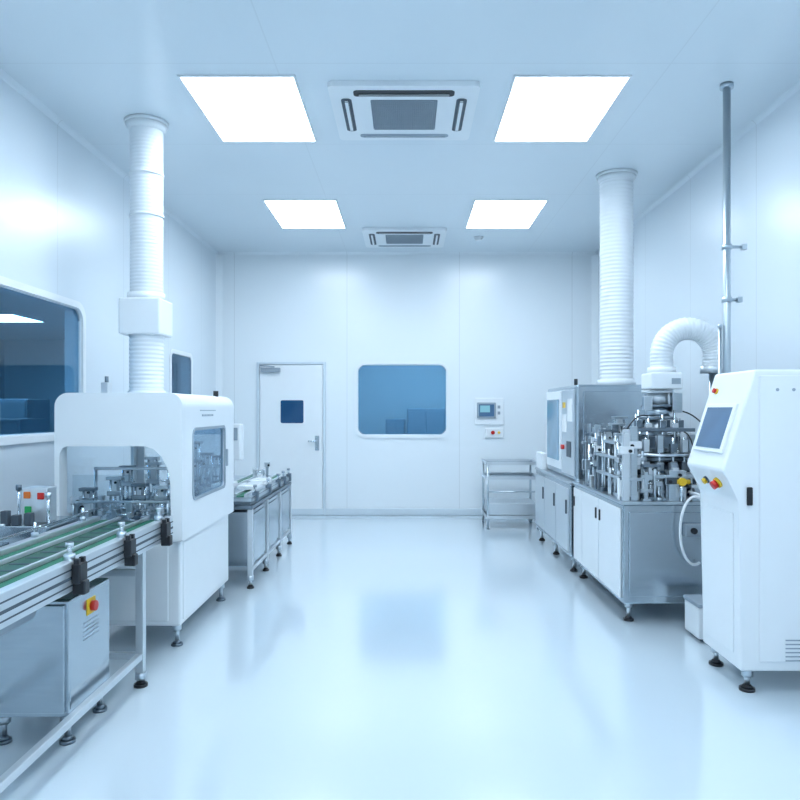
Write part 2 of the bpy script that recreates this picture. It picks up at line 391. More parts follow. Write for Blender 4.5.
B().box(X0+0.1, X1-0.1, Y0+0.052, Y0+0.062, 0.16, 0.62, WHITE, 0.005).done('access_panel', low)
for x in (X0+0.09, X1-0.07):
    for y in (Y0+0.12, Y1-0.1): foot(x, y, 0.131, e, 0.034, STEELD)
B().box(X0+0.04, X1-0.04, Y0+0.04, Y1-0.04, 0.70, 0.73, STEEL, 0.004).done('deck_plate', e, 'steel deck plate')
rnd = random.Random(5)
def station(par, x, y, z0, h, s=1.0, name='actuator', dk=None):
    dk = dk or STEELD
    b = B()
    b.box(x-0.05*s, x+0.05*s, y-0.045*s, y+0.045*s, z0, z0+0.025, dk, 0.003)
    b.vc(x-0.035*s, y, z0+0.02, z0+h, 0.008*s, CHROME, 12).vc(x+0.035*s, y, z0+0.02, z0+h, 0.008*s, CHROME, 12)
    b.box(x-0.05*s, x+0.05*s, y-0.03*s, y+0.03*s, z0+h*0.55, z0+h*0.55+0.03, STEEL, 0.003)
    b.box(x-0.02*s, x+0.02*s, y-0.02*s, y+0.02*s, z0+h*0.6, z0+h*0.99, ALU, 0.003).vc(x, y, z0+0.01, z0+h*0.6, 0.009*s, CHROME, 12)
    b.box(x-0.055*s, x+0.055*s, y-0.035*s, y+0.035*s, z0+h-0.02, z0+h, dk, 0.003)
    b.box(x-0.022*s, x+0.022*s, y-0.022*s, y+0.022*s, z0+h*0.2, z0+h*0.27, dk, 0.002)
    b.cyl((x+0.01*s, y-0.028*s, z0+h*0.86), (x+0.01*s, y-0.01*s, z0+h*0.86), 0.008, BLACK, 8)
    b.done(name, par, 'steel air cylinder station')
def fixture(par, x, y, z0, h, s=1.0, light=False):
    k = rnd.randint(0, 3); b = B(); a = rnd.choice((-1, 1)); m1 = rnd.choice((STEELD, STEEL, STEELD)); m2 = rnd.choice((ALU, STEEL, STEELD, WHITE, DGREY))
    if light: m1 = rnd.choice((STEEL, ALU)); m2 = rnd.choice((ALU, WHITE, STEEL, GREY))
    if k == 0:
        b.box(x-0.018*s, x+0.018*s, y-0.018, y+0.018, z0, z0+h, m1, 0.003).box(x-0.04*s, x+0.04*s, y-0.03, y+0.01, z0+h*0.7, z0+h*0.7+0.05, m2, 0.003).cyl((x+a*0.02, y-0.045, z0+h*.7+.02), (x+a*0.02, y-0.025, z0+h*.7+.02), 0.011, BLACK, 12)
    elif k == 1:
        b.vc(x, y, z0, z0+h, 0.009*s, CHROME, 12).box(x-0.02*s, x+0.02*s, y-0.02, y+0.02, z0+h*0.5, z0+h*0.5+0.035, m1, 0.003).cyl((x, y, z0+h*.5+.018), (x+a*0.09, y, z0+h*.5+.018), 0.007, CHROME, 10).box(x+a*0.09-0.018, x+a*0.09+0.018, y-0.015, y+0.015, z0+h*0.5-0.03, z0+h*0.5+0.05, m2, 0.003).vc(x, y, z0, z0+0.02, 0.025, m1, 16)
    elif k == 2:
        b.box(x-0.032*s, x+0.032*s, y-0.022, y+0.022, z0, z0+h*0.45, m2, 0.004).vc(x-0.012, y, z0+h*.44, z0+h*.9, 0.007, CHROME, 10).vc(x+0.014, y, z0+h*.44, z0+h*.8, 0.007, CHROME, 10).box(x-0.036*s, x+0.036*s, y-0.02, y+0.02, z0+h*.78, z0+h*.88, m1, 0.003)
    else:
        b.box(x-0.025, x+0.025, y-0.02, y+0.02, z0, z0+0.015, m1).box(x-0.01*s, x+0.01*s, y-0.01, y+0.01, z0+0.01, z0+h, STEEL, 0.002)
        for q in (0.3, 0.8): b.box(x-0.032*s, x+0.032*s, y-0.02, y+0.02, z0+h*q, z0+h*q+0.02, m1, 0.002)
    b.done('fixture_bracket', par, 'small steel fixture bracket')
for i, (x, y, h) in enumerate(((-1.93, 4.24, .20), (-1.80, 4.32, .26), (-1.64, 4.30, .22), (-1.52, 4.34, .20), (-1.86, 4.66, .30), (-1.70, 4.7, .32), (-1.54, 4.66, .28), (-1.8, 4.95, .34), (-1.5, 4.95, .32))):
    station(e, x, y, 0.73, h, 0.85, dk=(STEEL if i % 2 else STEELD))
for x in (-1.97, -1.89, -1.82, -1.73, -1.64, -1.56, -1.47):
    for y in (4.16, 4.5): fixture(e, x+rnd.uniform(-.02, .02), y+rnd.uniform(-.02, .02), 0.73, rnd.uniform(.06, .18), 0.7, True)
B().box(-1.98, -1.40, 4.42, 4.44, 1.02, 1.04, STEEL, 0.004).vc(-1.97, 4.43, 0.73, 1.03, 0.010, STEEL).vc(-1.41, 4.43, 0.73, 1.03, 0.010, STEEL).done('cross_beam', e, 'steel cross beam')
B().box(-1.98, -1.40, 4.12, 4.14, 0.85, 0.865, STEEL, 0.003).vc(-1.97, 4.13, 0.73, 0.86, 0.008, STEEL).vc(-1.41, 4.13, 0.73, 0.86, 0.008, STEEL).done('cross_beam', e, 'steel cross beam')
B().box(-1.96, -1.62, 4.10, 4.108, 0.731, 1.02, CLEAR).done('guard_panel', e, 'clear plastic guard')
B().box(-1.99, -1.945, 4.55, 4.62, HT, HT+0.08, ALU, 0.004).vc(-1.967, 4.585, HT+0.08, HT+0.12, 0.012, STEELD).done('air_valve', e, 'small metal air valve')
B().vc(-1.36, 4.98, HT-0.005, HT+0.035, 0.018, BLACK).done('warning_cap', e, 'black cap')

# ------------------------------------------------------------------ conveyor (near)
e = thing('conveyor', 'aluminium belt conveyor with dark green belt and black brackets', 'conveyor', (-1.54, 2.6, 0))
CY0, CY1 = 1.1, 3.97
xo, xi = -1.35, -1.76
for x in (xo, xi):
    fr = B().box(x-0.022, x+0.022, CY0, CY1, 0.68, 0.80, ALU, 0.004)
    s_ = 1 if x == xo else -1
    for z, hh in ((0.705, .003), (0.735, .006), (0.768, .003)):
        fr.box(x+s_*0.0222-0.001, x+s_*0.0222+0.001, CY0, CY1, z-hh, z+hh, DGREY)
    fr.done('side_rail', e, 'extruded aluminium side rail')
for y in (1.5, 2.1, 2.7, 3.3, 3.9): B().box(xi+0.022, xo-0.022, y-0.02, y+0.02, 0.69, 0.73, ALU).done('cross_bar', e)
bl = B().box(xi+0.03, xo-0.03, CY0, CY1-0.01, 0.745, 0.775, BELTD, 0.003)
bl.box(xi+0.035, xi+0.09, CY0, CY1-0.01, 0.774, 0.779, GREEN).box(xo-0.10, xo-0.03, CY0, CY1-0.01, 0.774, 0.779, GREEN)
y = CY0+0.05
while y < CY1-0.05:
    bl.box(xi+0.15, xo-0.16, y, y+0.02, 0.774, 0.777, DGREY); y += 0.12
bl.done('belt', e, 'dark green belt')
for x in (xi+0.125, xo-0.125):
    B().box(x-0.007, x+0.007, CY0, CY1+0.02, 0.776, 0.795, ALU, 0.002).done('guide_rail', e, 'thin aluminium guide rail')
B().cyl((xi+0.02, CY0, 0.845), (xi+0.02, CY1+0.02, 0.845), 0.006, CHROME, 10).done('guide_rail', e, 'thin chrome guide rail')
for yy in (1.75, 2.80, 3.31, 3.80):
    b = B().box(xo+0.023, xo+0.058, yy-0.035, yy+0.035, 0.71, 0.79, BLACK, 0.006)
    b.box(xo+0.02, xo+0.072, yy-0.022, yy+0.022, 0.665, 0.72, BLACK, 0.006)
    b.box(xo+0.03, xo+0.052, yy-0.032, yy-0.012, 0.785, 0.81, BLACK, 0.003).box(xo+0.03, xo+0.052, yy+0.012, yy+0.032, 0.785, 0.81, BLACK, 0.003)
    b.done('clamp_bracket', e, 'black clamp bracket')
    B().vc(xo, yy, 0.80, 0.87, 0.009, CHROME, 12).vc(xo, yy, 0.853, 0.87, 0.016, STEEL, 16).vc(xo, yy, 0.80, 0.825, 0.022, STEEL, 16).done('guide_post', e, 'steel guide post')
    B().vc(xi, yy, 0.80, 0.87, 0.007, CHROME, 12).vc(xi, yy, 0.80, 0.82, 0.016, STEEL, 16).cyl((xi, yy, 0.847), (xi+0.03, yy, 0.847), 0.006, CHROME, 10).done('guide_post', e, 'steel guide post')
for yy in (1.6, 3.55):
    for x in (xo, xi):
        B().box(x-0.02, x+0.02, yy-0.02, yy+0.02, 0.07, 0.68, ALU, 0.003).done('leg', e)
        foot(x, yy, 0.07, e, 0.034)
for x in (xo, xi): B().box(x-0.016, x+0.016, 1.62, 3.53, 0.14, 0.172, ALU, 0.003).done('lower_rail', e, 'aluminium lower rail')
for yy in (1.6, 3.55):
    for z in (0.14, 0.56): B().box(xi+0.02, xo-0.02, yy-0.016, yy+0.016, z, z+0.032, ALU, 0.003).done('cross_bar', e)
B().cyl((-1.5, 2.35, 0.615), (-1.5, 2.75, 0.615), 0.045, GREY, 24).box(-1.56, -1.44, 2.25, 2.35, 0.55, 0.69, ALU, 0.006).done('drive_motor', e, 'grey drive motor')

# sensor control unit (behind conveyor)
e = thing('sensor_station', 'small steel control station with red, green and orange switches', 'control unit', (-1.92, 3.66, 0))
B().box(-2.06, -1.80, 3.5, 3.84, 0.10, 0.82, STEELP, 0.006).done('pedestal', e)
for x in (-2.03, -1.84):
    for yy in (3.54, 3.8): foot(x, yy, 0.10, e, 0.025)
B().box(-1.98, -1.85, 3.6, 3.70, 0.82, 1.0, ALU, 0.006).done('control_box', e, 'aluminium control box')
B().box(-1.97, -1.935, 3.592, 3.60, 0.945, 0.98, ORG, 0.004).done('indicator', e, 'orange switch')
B().box(-1.90, -1.865, 3.592, 3.60, 0.94, 0.975, RED, 0.004).done('indicator', e, 'red switch')
B().box(-1.965, -1.93, 3.592, 3.60, 0.87, 0.905, GRNB, 0.004).done('indicator', e, 'green switch')
B().vc(-1.83, 3.57, 0.82, 0.97, 0.008, CHROME).vc(-1.83, 3.57, 0.95, 0.98, 0.014, STEEL).done('sensor_post', e, 'chrome sensor post')
B().vc(-2.03, 3.66, 0.82, 1.0, 0.008, CHROME).vc(-2.03, 3.66, 0.98, 1.01, 0.014, STEELD).done('sensor_post', e, 'chrome sensor post')
for x, h in ((-2.03, .07), (-1.975, .05), (-1.91, .06)): B().box(x-0.018, x+0.018, 3.52, 3.56, 0.82, 0.82+h, DGREY, 0.004).done('sensor', e, 'dark sensor block')

e = thing('support_stand', 'small steel stand with valve fittings', 'stand', (-2.1, 3.2, 0))
B().box(-2.25, -1.93, 3.0, 3.4, 0.74, 0.76, STEELP, 0.004).done('top_plate', e)
for x in (-2.22, -1.96):
    for y in (3.03, 3.37): B().box(x-0.015, x+0.015, y-0.015, y+0.015, 0, 0.74, ALU).done('leg', e)
for i, (x, y, h) in enumerate(((-2.18, 3.1, .1), (-2.06, 3.3, .13), (-1.98, 3.34, .10))):
    B().box(x-0.02, x+0.02, y-0.02, y+0.02, 0.76, 0.78, STEELD).vc(x, y, 0.78, 0.76+h, 0.012, STEEL).box(x-0.02, x+0.02, y-0.015, y+0.015, 0.76+h*0.5, 0.76+h*0.8, DGREY, 0.003).cyl((x, y, 0.76+h*.9), (x+0.06, y, 0.76+h*.9), 0.006, STEEL).done('valve', e, 'steel and grey valve')

# steel box below conveyor
e = thing('electrical_cabinet', 'stainless steel electrical box with red and yellow isolator switch', 'cabinet', (-1.56, 3.1, 0))
body = B().box(-1.735, -1.40, 2.91, 3.30, 0.12, 0.61, STEELP, 0.008).done('cabinet_body', e)
B().box(-1.72, -1.42, 2.898, 2.91, 0.14, 0.59, STEELP, 0.004).done('door', e)
B().box(-1.402, -1.396, 3.06, 3.14, 0.50, 0.57, YEL, 0.002).cyl((-1.398, 3.1, 0.535), (-1.375, 3.1, 0.535), 0.022, RED, 20).done('isolator_switch', e, 'red knob on yellow plate')
v = B()
for i in range(5): v.box(-1.402, -1.398, 3.03, 3.17, 0.40+i*0.018, 0.404+i*0.018, GREY)
v.done('vent', e, 'slotted vent')
for x in (-1.70, -1.43):
    for y in (2.95, 3.26): foot(x, y, 0.121, e, 0.032, STEELD)

# ------------------------------------------------------------------ far left line
e = thing('assembly_bench', 'stainless steel assembly line bench with green belts on leveling feet', 'workbench', (-1.6, 6.4, 0))
bx0, bx1, by0, by1 = -1.98, -1.21, 5.5, 7.32
for y0, y1 in ((by0, 6.08), (6.12, 6.7), (6.74, by1)):
    b = B().box(bx0, bx1-0.02, y0+0.02, y1-0.02, 0.16, 0.60, STEELP, 0.008).done('base_cabinet', e)
    B().box(bx1-0.02, bx1-0.01, y0+0.05, y1-0.05, 0.19, 0.57, STEELP, 0.004).done('door', b)
for y in (by0, 6.1, 6.72, by1):
    B().box(bx1-0.04, bx1, y-0.02, y+0.02, 0.10, 0.62, ALU, 0.003).done('frame_post', e, 'aluminium frame post')
    B().box(bx0, bx0+0.04, y-0.02, y+0.02, 0.10, 0.62, ALU, 0.003).done('frame_post', e, 'aluminium frame post')
    for x in (bx0+0.02, bx1-0.02): foot(x, y, 0.101, e, 0.028)
for x in (bx0+0.02, bx1-0.02): B().box(x-0.015, x+0.015, by0+0.02, by1-0.02, 0.13, 0.16, ALU, 0.003).done('frame_rail', e, 'aluminium frame rail')
B().box(bx0, bx1, by0-0.03, by1+0.02, 0.62, 0.65, STEELD, 0.004).box(bx0, bx1, by0-0.03, by1+0.02, 0.68, 0.715, STEEL, 0.004).box(bx0+0.02, bx1-0.02, by0-0.01, by1, 0.65, 0.68, STEELD).done('worktop', e, 'steel worktop')
for x in (-1.31, -1.56): B().box(x-0.03, x+0.03, by0, by1, 0.715, 0.722, GREEN).box(x-0.05, x-0.03, by0, by1, 0.715, 0.74, ALU).box(x+0.03, x+0.05, by0, by1, 0.715, 0.74, ALU).done('belt_lane', e, 'green belt lane with aluminium guides')
for y in (5.62, 6.15, 6.62, 6.9, 7.2):
    B().box(bx1, bx1+0.02, y-0.02, y+0.02, 0.67, 0.75, STEELD, 0.004).box(bx1-0.03, bx1+0.01, y-0.015, y+0.015, 0.716, 0.74, STEELD).vc(bx1-0.01, y, 0.73, 0.80, 0.01, CHROME, 10).vc(bx1-0.01, y, 0.78, 0.80, 0.016, GREY, 12).done('clamp_bracket', e, 'dark clamp with chrome post')
for i, (y, h) in enumerate(((5.95, .42), (6.3, .30), (6.6, .26))): station(e, -1.80, y, 0.715, h, 1.0)
for i in range(9): fixture(e, -1.92+rnd.uniform(0, .10), 5.6+i*0.18, 0.715, rnd.uniform(.12, .3), 1.0, True)
for i in range(4): fixture(e, -1.435, 6.65+i*0.18, 0.716, rnd.uniform(.08, .15), 0.7, True)
e = thing('inspection_unit', 'white compact inspection unit with grey screen on a steel post', 'machine', (-1.43, 5.6, 0.717))
B().box(-1.475, -1.39, 5.55, 5.65, 0.717, 0.74, STEEL, 0.003).vc(-1.42, 5.6, 0.73, 1.0, 0.018, CHROME).box(-1.45, -1.39, 5.57, 5.63, 0.85, 0.9, GREY, 0.003).done('stand', e, 'chrome post')
B().box(-1.46, -1.32, 5.54, 5.66, 1.0, 1.29, WHITE, 0.01).done('housing', e)
B().box(-1.44, -1.34, 5.532, 5.54, 1.16, 1.26, GREY, 0.003).done('screen', e, 'grey screen')
e = thing('tray', 'shallow white plastic tray resting on the bench', 'tray', (-1.33, 5.92, 0.741))
B().ring(rr(-1.41, -1.25, 5.78, 6.08, 0.02), rr(-1.40, -1.26, 5.79, 6.07, 0.015), 'xy', 0.741, 0.77, PLASTIC).prism(rr(-1.401, -1.259, 5.789, 6.071, 0.015), 'xy', 0.741, 0.746, PLASTIC).done('tray_shell', e)
e['group'] = 'white trays on the bench'
dup(e, (0, 0.44, 0)); dup(e, (-0.24, 0.1, 0))

# ------------------------------------------------------------------ wall control panel
e = thing('wall_control_panel', 'white wall control panel with screen and red and yellow buttons', 'control panel', (1.08, YB, 0.98))
B().box(0.90, 1.29, YB-0.02, YB-0.001, 1.20, 1.56, WHITE, 0.008).done('screen_plate', e)
B().box(0.93, 1.18, YB-0.045, YB-0.02, 1.29, 1.50, GREY, 0.008).done('screen_housing', e)
B().box(0.955, 1.155, YB-0.048, YB-0.045, 1.315, 1.475, SCREEN).box(0.97, 1.10, YB-0.050, YB-0.048, 1.37, 1.46, SCREENG).done('screen', e, 'teal lit screen')
B().box(1.205, 1.24, YB-0.026, YB-0.02, 1.42, 1.46, GREY, 0.002).done('indicator', e)
B().box(1.205, 1.24, YB-0.026, YB-0.02, 1.34, 1.38, GREY, 0.002).done('indicator', e)
B().box(1.04, 1.28, YB-0.03, YB-0.001, 1.03, 1.16, WHITE, 0.006).done('button_box', e)
B().cyl((1.14, YB-0.055, 1.10), (1.14, YB-0.03, 1.10), 0.025, RED).done('emergency_button', e, 'red emergency button')
B().cyl((1.22, YB-0.045, 1.10), (1.22, YB-0.03, 1.10), 0.018, YEL).done('button', e, 'yellow button')

# ------------------------------------------------------------------ steel cart
e = thing('steel_trolley', 'stainless steel shelf trolley standing by the wall', 'trolley', (1.22, 8.45, 0))
x0, x1, y0, y1 = 0.93, 1.56, 8.2, 8.75
for x in (x0+0.02, x1-0.02):
    for y in (y0+0.02, y1-0.02):
        B().vc(x, y, 0.03, 0.78, 0.014, STEEL, 14).done('leg', e); B().vc(x, y, 0, 0.03, 0.018, GREY, 14).done('foot', e)
for z in (0.77, 0.60, 0.14):
    B().ring([(x0, y0), (x1, y0), (x1, y1), (x0, y1)], [(x0+0.008, y0+0.008), (x1-0.008, y0+0.008), (x1-0.008, y1-0.008), (x0+0.008, y1-0.008)], 'xy', z-0.015, z+0.02, ALU).box(x0+0.007, x1-0.007, y0+0.007, y1-0.007, z-0.012, z-0.004, STEELP).done('shelf', e, 'steel tray shelf')
B().box(x0+0.03, x1-0.03, y0+0.025, y1-0.03, 0.16, 0.30, ALU, 0.004).done('drawer', e, 'closed steel lower drawer')
B().cyl((x0+0.02, y0+0.02, 0.44), (x1-0.02, y0+0.02, 0.44), 0.009, STEEL).done('side_rail', e)

# ------------------------------------------------------------------ right enclosure machine
e = thing('inspection_machine', 'grey steel enclosed machine with glass side window and paper notices', 'machine', (1.8, 6.7, 0))
bx = 1.40
b = B().box(bx, 2.15, 6.0, 7.6, 0.14, 0.76, STEELP, 0.01).done('base_cabinet', e)
for y0, y1 in ((6.04, 6.52), (6.54, 7.05), (7.07, 7.56)):
    dd = B().box(bx-0.014, bx, y0, y1, 0.18, 0.72, ALU, 0.004).done('door', b)
    B().box(bx-0.026, bx-0.014, y0+0.03, y0+0.05, 0.5, 0.62, DGREY, 0.003).done('handle', dd, 'dark handle')
b = B().box(1.46, 2.12, 6.04, 7.28, 0.78, 1.62, STEELP, 0.02).done('enclosure', e)
B().box(bx-0.01, 2.16, 5.99, 7.62, 0.76, 0.78, STEEL, 0.004).done('worktop', e)
B().box(1.445, 1.46, 6.58, 7.26, 0.84, 1.58, WHITE, 0.01).done('window_frame', b)
B().box(1.440, 1.446, 6.66, 7.20, 0.92, 1.50, DKGLASS).done('window_pane', b, 'blue side window')
B().box(1.448, 1.46, 6.08, 6.56, 0.82, 1.58, ALU, 0.004).done('access_door', b)
B().box(1.443, 1.448, 6.14, 6.30, 1.30, 1.5, PAPER).done('paper_notice', b, 'white paper notice')
B().box(1.443, 1.448, 6.40, 6.50, 1.42, 1.47, YEL).done('warning_label', b, 'yellow warning label')
B().box(1.443, 1.448, 6.36, 6.52, 1.20, 1.36, PAPER).done('paper_notice', b, 'white paper notice')
B().box(1.443, 1.448, 6.18, 6.34, 0.98, 1.12, DGREY).done('control_strip', b, 'dark control strip')
B().cyl((1.448, 6.46, 1.06), (1.42, 6.46, 1.06), 0.022, RED).done('emergency_button', b, 'red emergency button')
B().box(1.52, 2.06, 6.028, 6.04, 0.84, 1.56, STEELP, 0.004).done('rear_panel', b)
B().vc(1.52, 6.3, 1.62, 1.68, 0.016, BLACK).done('signal_lamp', b, 'small black signal lamp')
B().box(1.40, 1.46, 7.3, 7.58, 0.78, 0.95, WHITE, 0.008).done('feeder_module', e, 'white feeder module')
B().box(1.5, 1.8, 7.32, 7.58, 0.78, 1.3, WHITE, 0.01).done('feeder_module', e, 'white feeder module')
for x in (bx+0.05, 2.08):
    for y in (6.08, 6.8, 7.52): foot(x, y, 0.141, e)
e = thing('ventilation_duct', 'white flexible ribbed duct running from machine top to ceiling', 'duct', (1.87, 6.25, 1.621))
B().ribbed([(1.87, 6.25, 1.66), (1.87, 6.25, 3.45)], 0.147, DUCT, 0.034, depth=0.04).done('duct_pipe', e)
B().vc(1.87, 6.25, 3.43, 3.475, 0.155, DUCT, 32, r1=0.17).vc(1.87, 6.25, 3.475, 3.499, 0.18, DUCT, 32).done('ceiling_flange', e)
B().vc(1.87, 6.25, 1.621, 1.67, 0.165, DUCT, 32).done('base_flange', e)

# ------------------------------------------------------------------ filling machine
e = thing('filling_machine', 'rotary filling machine with steel turrets on a white-doored steel cabinet', 'machine', (1.8, 5.2, 0))
fx = 1.415
b = B().box(fx, 2.2, 4.58, 5.92, 0.13, 0.78, STEELP, 0.008).done('base_cabinet', e)
for y0, y1, hy in ((4.62, 5.12, 5.08), (5.14, 5.60, 5.18), (5.62, 5.89, 5.85)):
    dd = B().box(fx-0.014, fx, y0, y1, 0.16, 0.75, WHITE, 0.005).done('door', b, 'white door')
    B().box(fx-0.024, fx-0.014, hy-0.01, hy+0.01, 0.6, 0.68, BLACK, 0.003).done('handle', dd, 'black handle')
B().box(fx-0.015, 2.21, 4.56, 5.93, 0.78, 0.80, STEEL, 0.005).done('worktop', e)
B().box(1.45, 2.16, 4.57, 4.582, 0.18, 0.73, STEELP, 0.004).done('end_panel', b)
for x in (fx+0.06, 2.1):
    for y in (4.66, 5.84): foot(x, y, 0.131, e, 0.034)
cx, cy = 1.79, 5.0
B().box(cx-0.3, cx+0.3, cy-0.3, cy+0.3, 0.80, 0.84, STEELD, 0.006).vc(cx, cy, 0.84, 0.87, 0.27, STEELD, 40).vc(cx, cy, 0.87, 0.885, 0.29, STEEL, 40).done('rotary_table', e, 'round steel rotary table')
B().vc(cx, cy, 0.88, 1.50, 0.06, STEEL, 24).vc(cx, cy, 0.95, 1.03, 0.12, STEELD, 24).box(cx-0.11, cx+0.11, cy-0.11, cy+0.11, 1.13, 1.22, STEELD, 0.006).box(cx-0.10, cx+0.10, cy-0.10, cy+0.10, 1.33, 1.355, STEELD, 0.006).vc(cx, cy, 1.355, 1.42, 0.085, STEEL, 24).vc(cx, cy, 1.42, 1.44, 0.115, STEELD, 24).done('central_column', e, 'steel central column')
B().vc(cx, cy, 1.44, 1.52, 0.075, ALU, 24).vc(cx, cy, 1.52, 1.54, 0.11, ALU, 28).box(cx-0.13, cx-0.07, cy-0.1, cy-0.05, 1.40, 1.5, STEEL, 0.004).box(cx+0.07, cx+0.14, cy-0.1, cy-0.04, 1.38, 1.52, STEEL, 0.004).done('drive_head', e, 'steel drive head')
B().vc(cx, cy, 1.08, 1.10, 0.26, STEEL, 40).vc(cx, cy, 1.05, 1.08, 0.23, STEELD, 40).done('turret_plate', e, 'round steel turret plate')
B().box(cx-0.2, cx+0.2, cy-0.17, cy+0.17, 1.25, 1.275, STEELD, 0.004).done('turret_plate', e, 'square steel upper plate')
for i in range(16):
    a = 2*math.pi*i/16+0.1; x = cx+0.23*math.cos(a); y = cy+0.23*math.sin(a)
    B().box(x-0.02, x+0.02, y-0.02, y+0.02, 0.885, 0.955, STEELD, 0.003).vc(x, y, 0.93, 1.21, 0.008, CHROME, 10).box(x-0.024, x+0.024, y-0.024, y+0.024, 0.985, 1.045, STEEL if i % 2 else GREY, 0.003).box(x-0.022, x+0.022, y-0.022, y+0.022, 1.11, 1.17+0.03*(i % 3), (STEELD, ALU, STEEL)[i % 3], 0.003).done('filling_head', e, 'steel filling head')
for i in range(10):
    a = 2*math.pi*i/10+.2; x = cx+0.15*math.cos(a); y = cy+0.14*math.sin(a)
    B().vc(x, y, 1.11, 1.34+0.03*(i % 3), 0.008, CHROME, 10).box(x-0.022, x+0.022, y-0.022, y+0.022, 1.275, 1.31+0.02*(i % 2), STEELD if i % 2 else ALU, 0.003).done('piston', e, 'chrome piston')
for i, (x, y, h) in enumerate(((1.47, 4.68, .30), (1.5, 4.86, .44), (1.49, 5.2, .46), (1.6, 5.34, .5), (2.08, 4.72, .42), (1.93, 4.66, .28), (1.5, 5.5, .42), (1.7, 5.6, .55), (1.95, 5.45, .56), (1.55, 5.75, .42), (1.62, 4.66, .24), (1.78, 4.65, .2))):
    station(e, x, y, 0.80, h, 1.05, dk=(STEEL if i % 2 else STEELD))
for i in range(90):
    x = rnd.uniform(1.45, 2.1); y = rnd.uniform(4.62, 5.75)
    if (x-cx)**2+(y-cy)**2 < 0.3**2: y = rnd.choice((rnd.uniform(4.61, 4.70), rnd.uniform(5.3, 5.6)))
    if i % 3 == 0: x = rnd.uniform(1.44, 1.56)
    fixture(e, x, y, 0.80, rnd.uniform(.10, .26) if y < 4.75 and x > 1.55 else rnd.uniform(.2, .50), 1.2, i % 2 == 0)
for zz, x0, x1, y0, y1 in ((0.93, 1.43, 1.60, 4.62, 5.3), (1.06, 1.43, 1.6, 4.7, 5.3), (1.16, 1.45, 1.6, 4.9, 5.45), (1.12, 1.98, 2.12, 4.66, 5.1), (1.2, 1.5, 1.7, 5.35, 5.75), (0.95, 1.62, 2.0, 4.60, 4.72)):
    b = B().box(x0, x1, y0, y1, zz, zz+0.022, STEEL, 0.003)
    for x in (x0+0.014, x1-0.014):
        for y in (y0+0.015, (y0+y1)/2, y1-0.015): b.vc(x, y, 0.80, zz+0.06, 0.009, STEEL, 10)
    b.done('support_plate', e, 'steel plate on posts')
for k, (a, c) in enumerate((((1.5, 4.86, 1.22), (1.7, 4.95, 1.36)), ((2.08, 4.72, 1.2), (1.90, 4.95, 1.4)), ((1.95, 5.45, 1.34), (1.86, 5.05, 1.42)), ((1.47, 4.68, 1.08), (1.6, 4.8, 1.02)), ((1.93, 4.66, 1.06), (1.9, 4.8, 1.25)))):
    A, C = Vector(a), Vector(c); pts = []
    for i in range(15):
        t = i/14; p = A.lerp(C, t); p.z += 0.05*math.sin(math.pi*t); pts.append(p)
    B().sweep(pts, 0.005, BLACK, 8).done('air_tube', e, 'thin curved air tube')
HX = 1.80
B().box(HX-0.11, HX+0.11, 4.84, 5.06, 1.545, 1.66, WHITE, 0.012).vc(HX, 4.95, 1.66, 1.70, 0.095, WHITE, 32).done('exhaust_box', e, 'white exhaust box')
B().box(HX+0.03, HX+0.09, 4.833, 4.84, 1.58, 1.62, GREY).done('gauge', e, 'grey gauge')
pts = [(HX, 4.95, 1.70)]
for i in range(25):
    a = math.pi-math.pi*i/24; pts.append((HX+0.185+0.185*math.cos(a), 4.95, 1.79+0.185*math.sin(a)))
pts += [(HX+0.37, 4.95, 1.70)]
B().ribbed(pts, 0.08, DUCT, 0.024, depth=0.06, seg=24).done('exhaust_hose', e, 'white ribbed elbow hose')
B().vc(HX+0.37, 4.95, 1.66, 1.71, 0.092, ALU, 28).vc(HX+0.37, 4.95, 0.80, 1.67, 0.035, PIPE, 20).done('exhaust_pipe', e, 'steel pipe below the hose')
B().vc(1.80, 4.585, 0.80, 0.93, 0.012, CHROME).cyl((1.80, 4.565, 0.93), (1.80, 4.61, 0.93), 0.026, YEL).cyl((1.77, 4.58, 0.93), (1.85, 4.58, 0.93), 0.015, YEL).done('valve', e, 'yellow valve')
pts = []
for i in range(25):
    t = i/24; a = math.radians(60+230*t); pts.append((1.86+0.10*math.cos(a)*1.0, 4.53-0.02*math.sin(math.pi*t), 0.62+0.22*math.sin(a)))
pts = [(1.86, 4.62, 0.86), (1.90, 4.55, 0.85)]+pts
B().sweep(pts, 0.009, PLASTIC, 12).done('hose', e, 'white curved hose')
B().box(1.80, 1.98, 4.52, 4.571, 0.58, 0.66, GREY, 0.006).cyl((1.85, 4.50, 0.62), (1.85, 4.525, 0.62), 0.02, BLACK).done('hose_connector', e, 'grey hose connector block')

# steel pipe
PX, PY = 2.06, 4.51
e = thing('steel_pipe', 'vertical steel pipe with clamps rising to the ceiling', 'pipe', (PX, PY, 0))
B().vc(PX, PY, 0.0, 3.49, 0.024, PIPE, 20).done('pipe', e)
B().vc(PX, PY, 3.47, 3.499, 0.042, PIPE, 24).done('ceiling_flange', e)
for z, w_ in ((2.45, 0.10), (2.11, 0.07)):
    B().vc(PX, PY, z-0.015, z+0.015, 0.032, PIPE, 16).cyl((PX, PY, z), (PX+w_, PY, z), 0.010, PIPE).box(PX+w_-0.005, PX+w_+0.025, PY-0.018, PY+0.018, z-0.018, z+0.018, PIPE, 0.003).done('pipe_clamp', e)
B().vc(PX-0.045, PY, 0.0, 1.95, 0.011, PIPE, 12).vc(PX-0.045, PY, 1.93, 1.95, 0.015, PIPE, 12).done('thin_pipe', e)

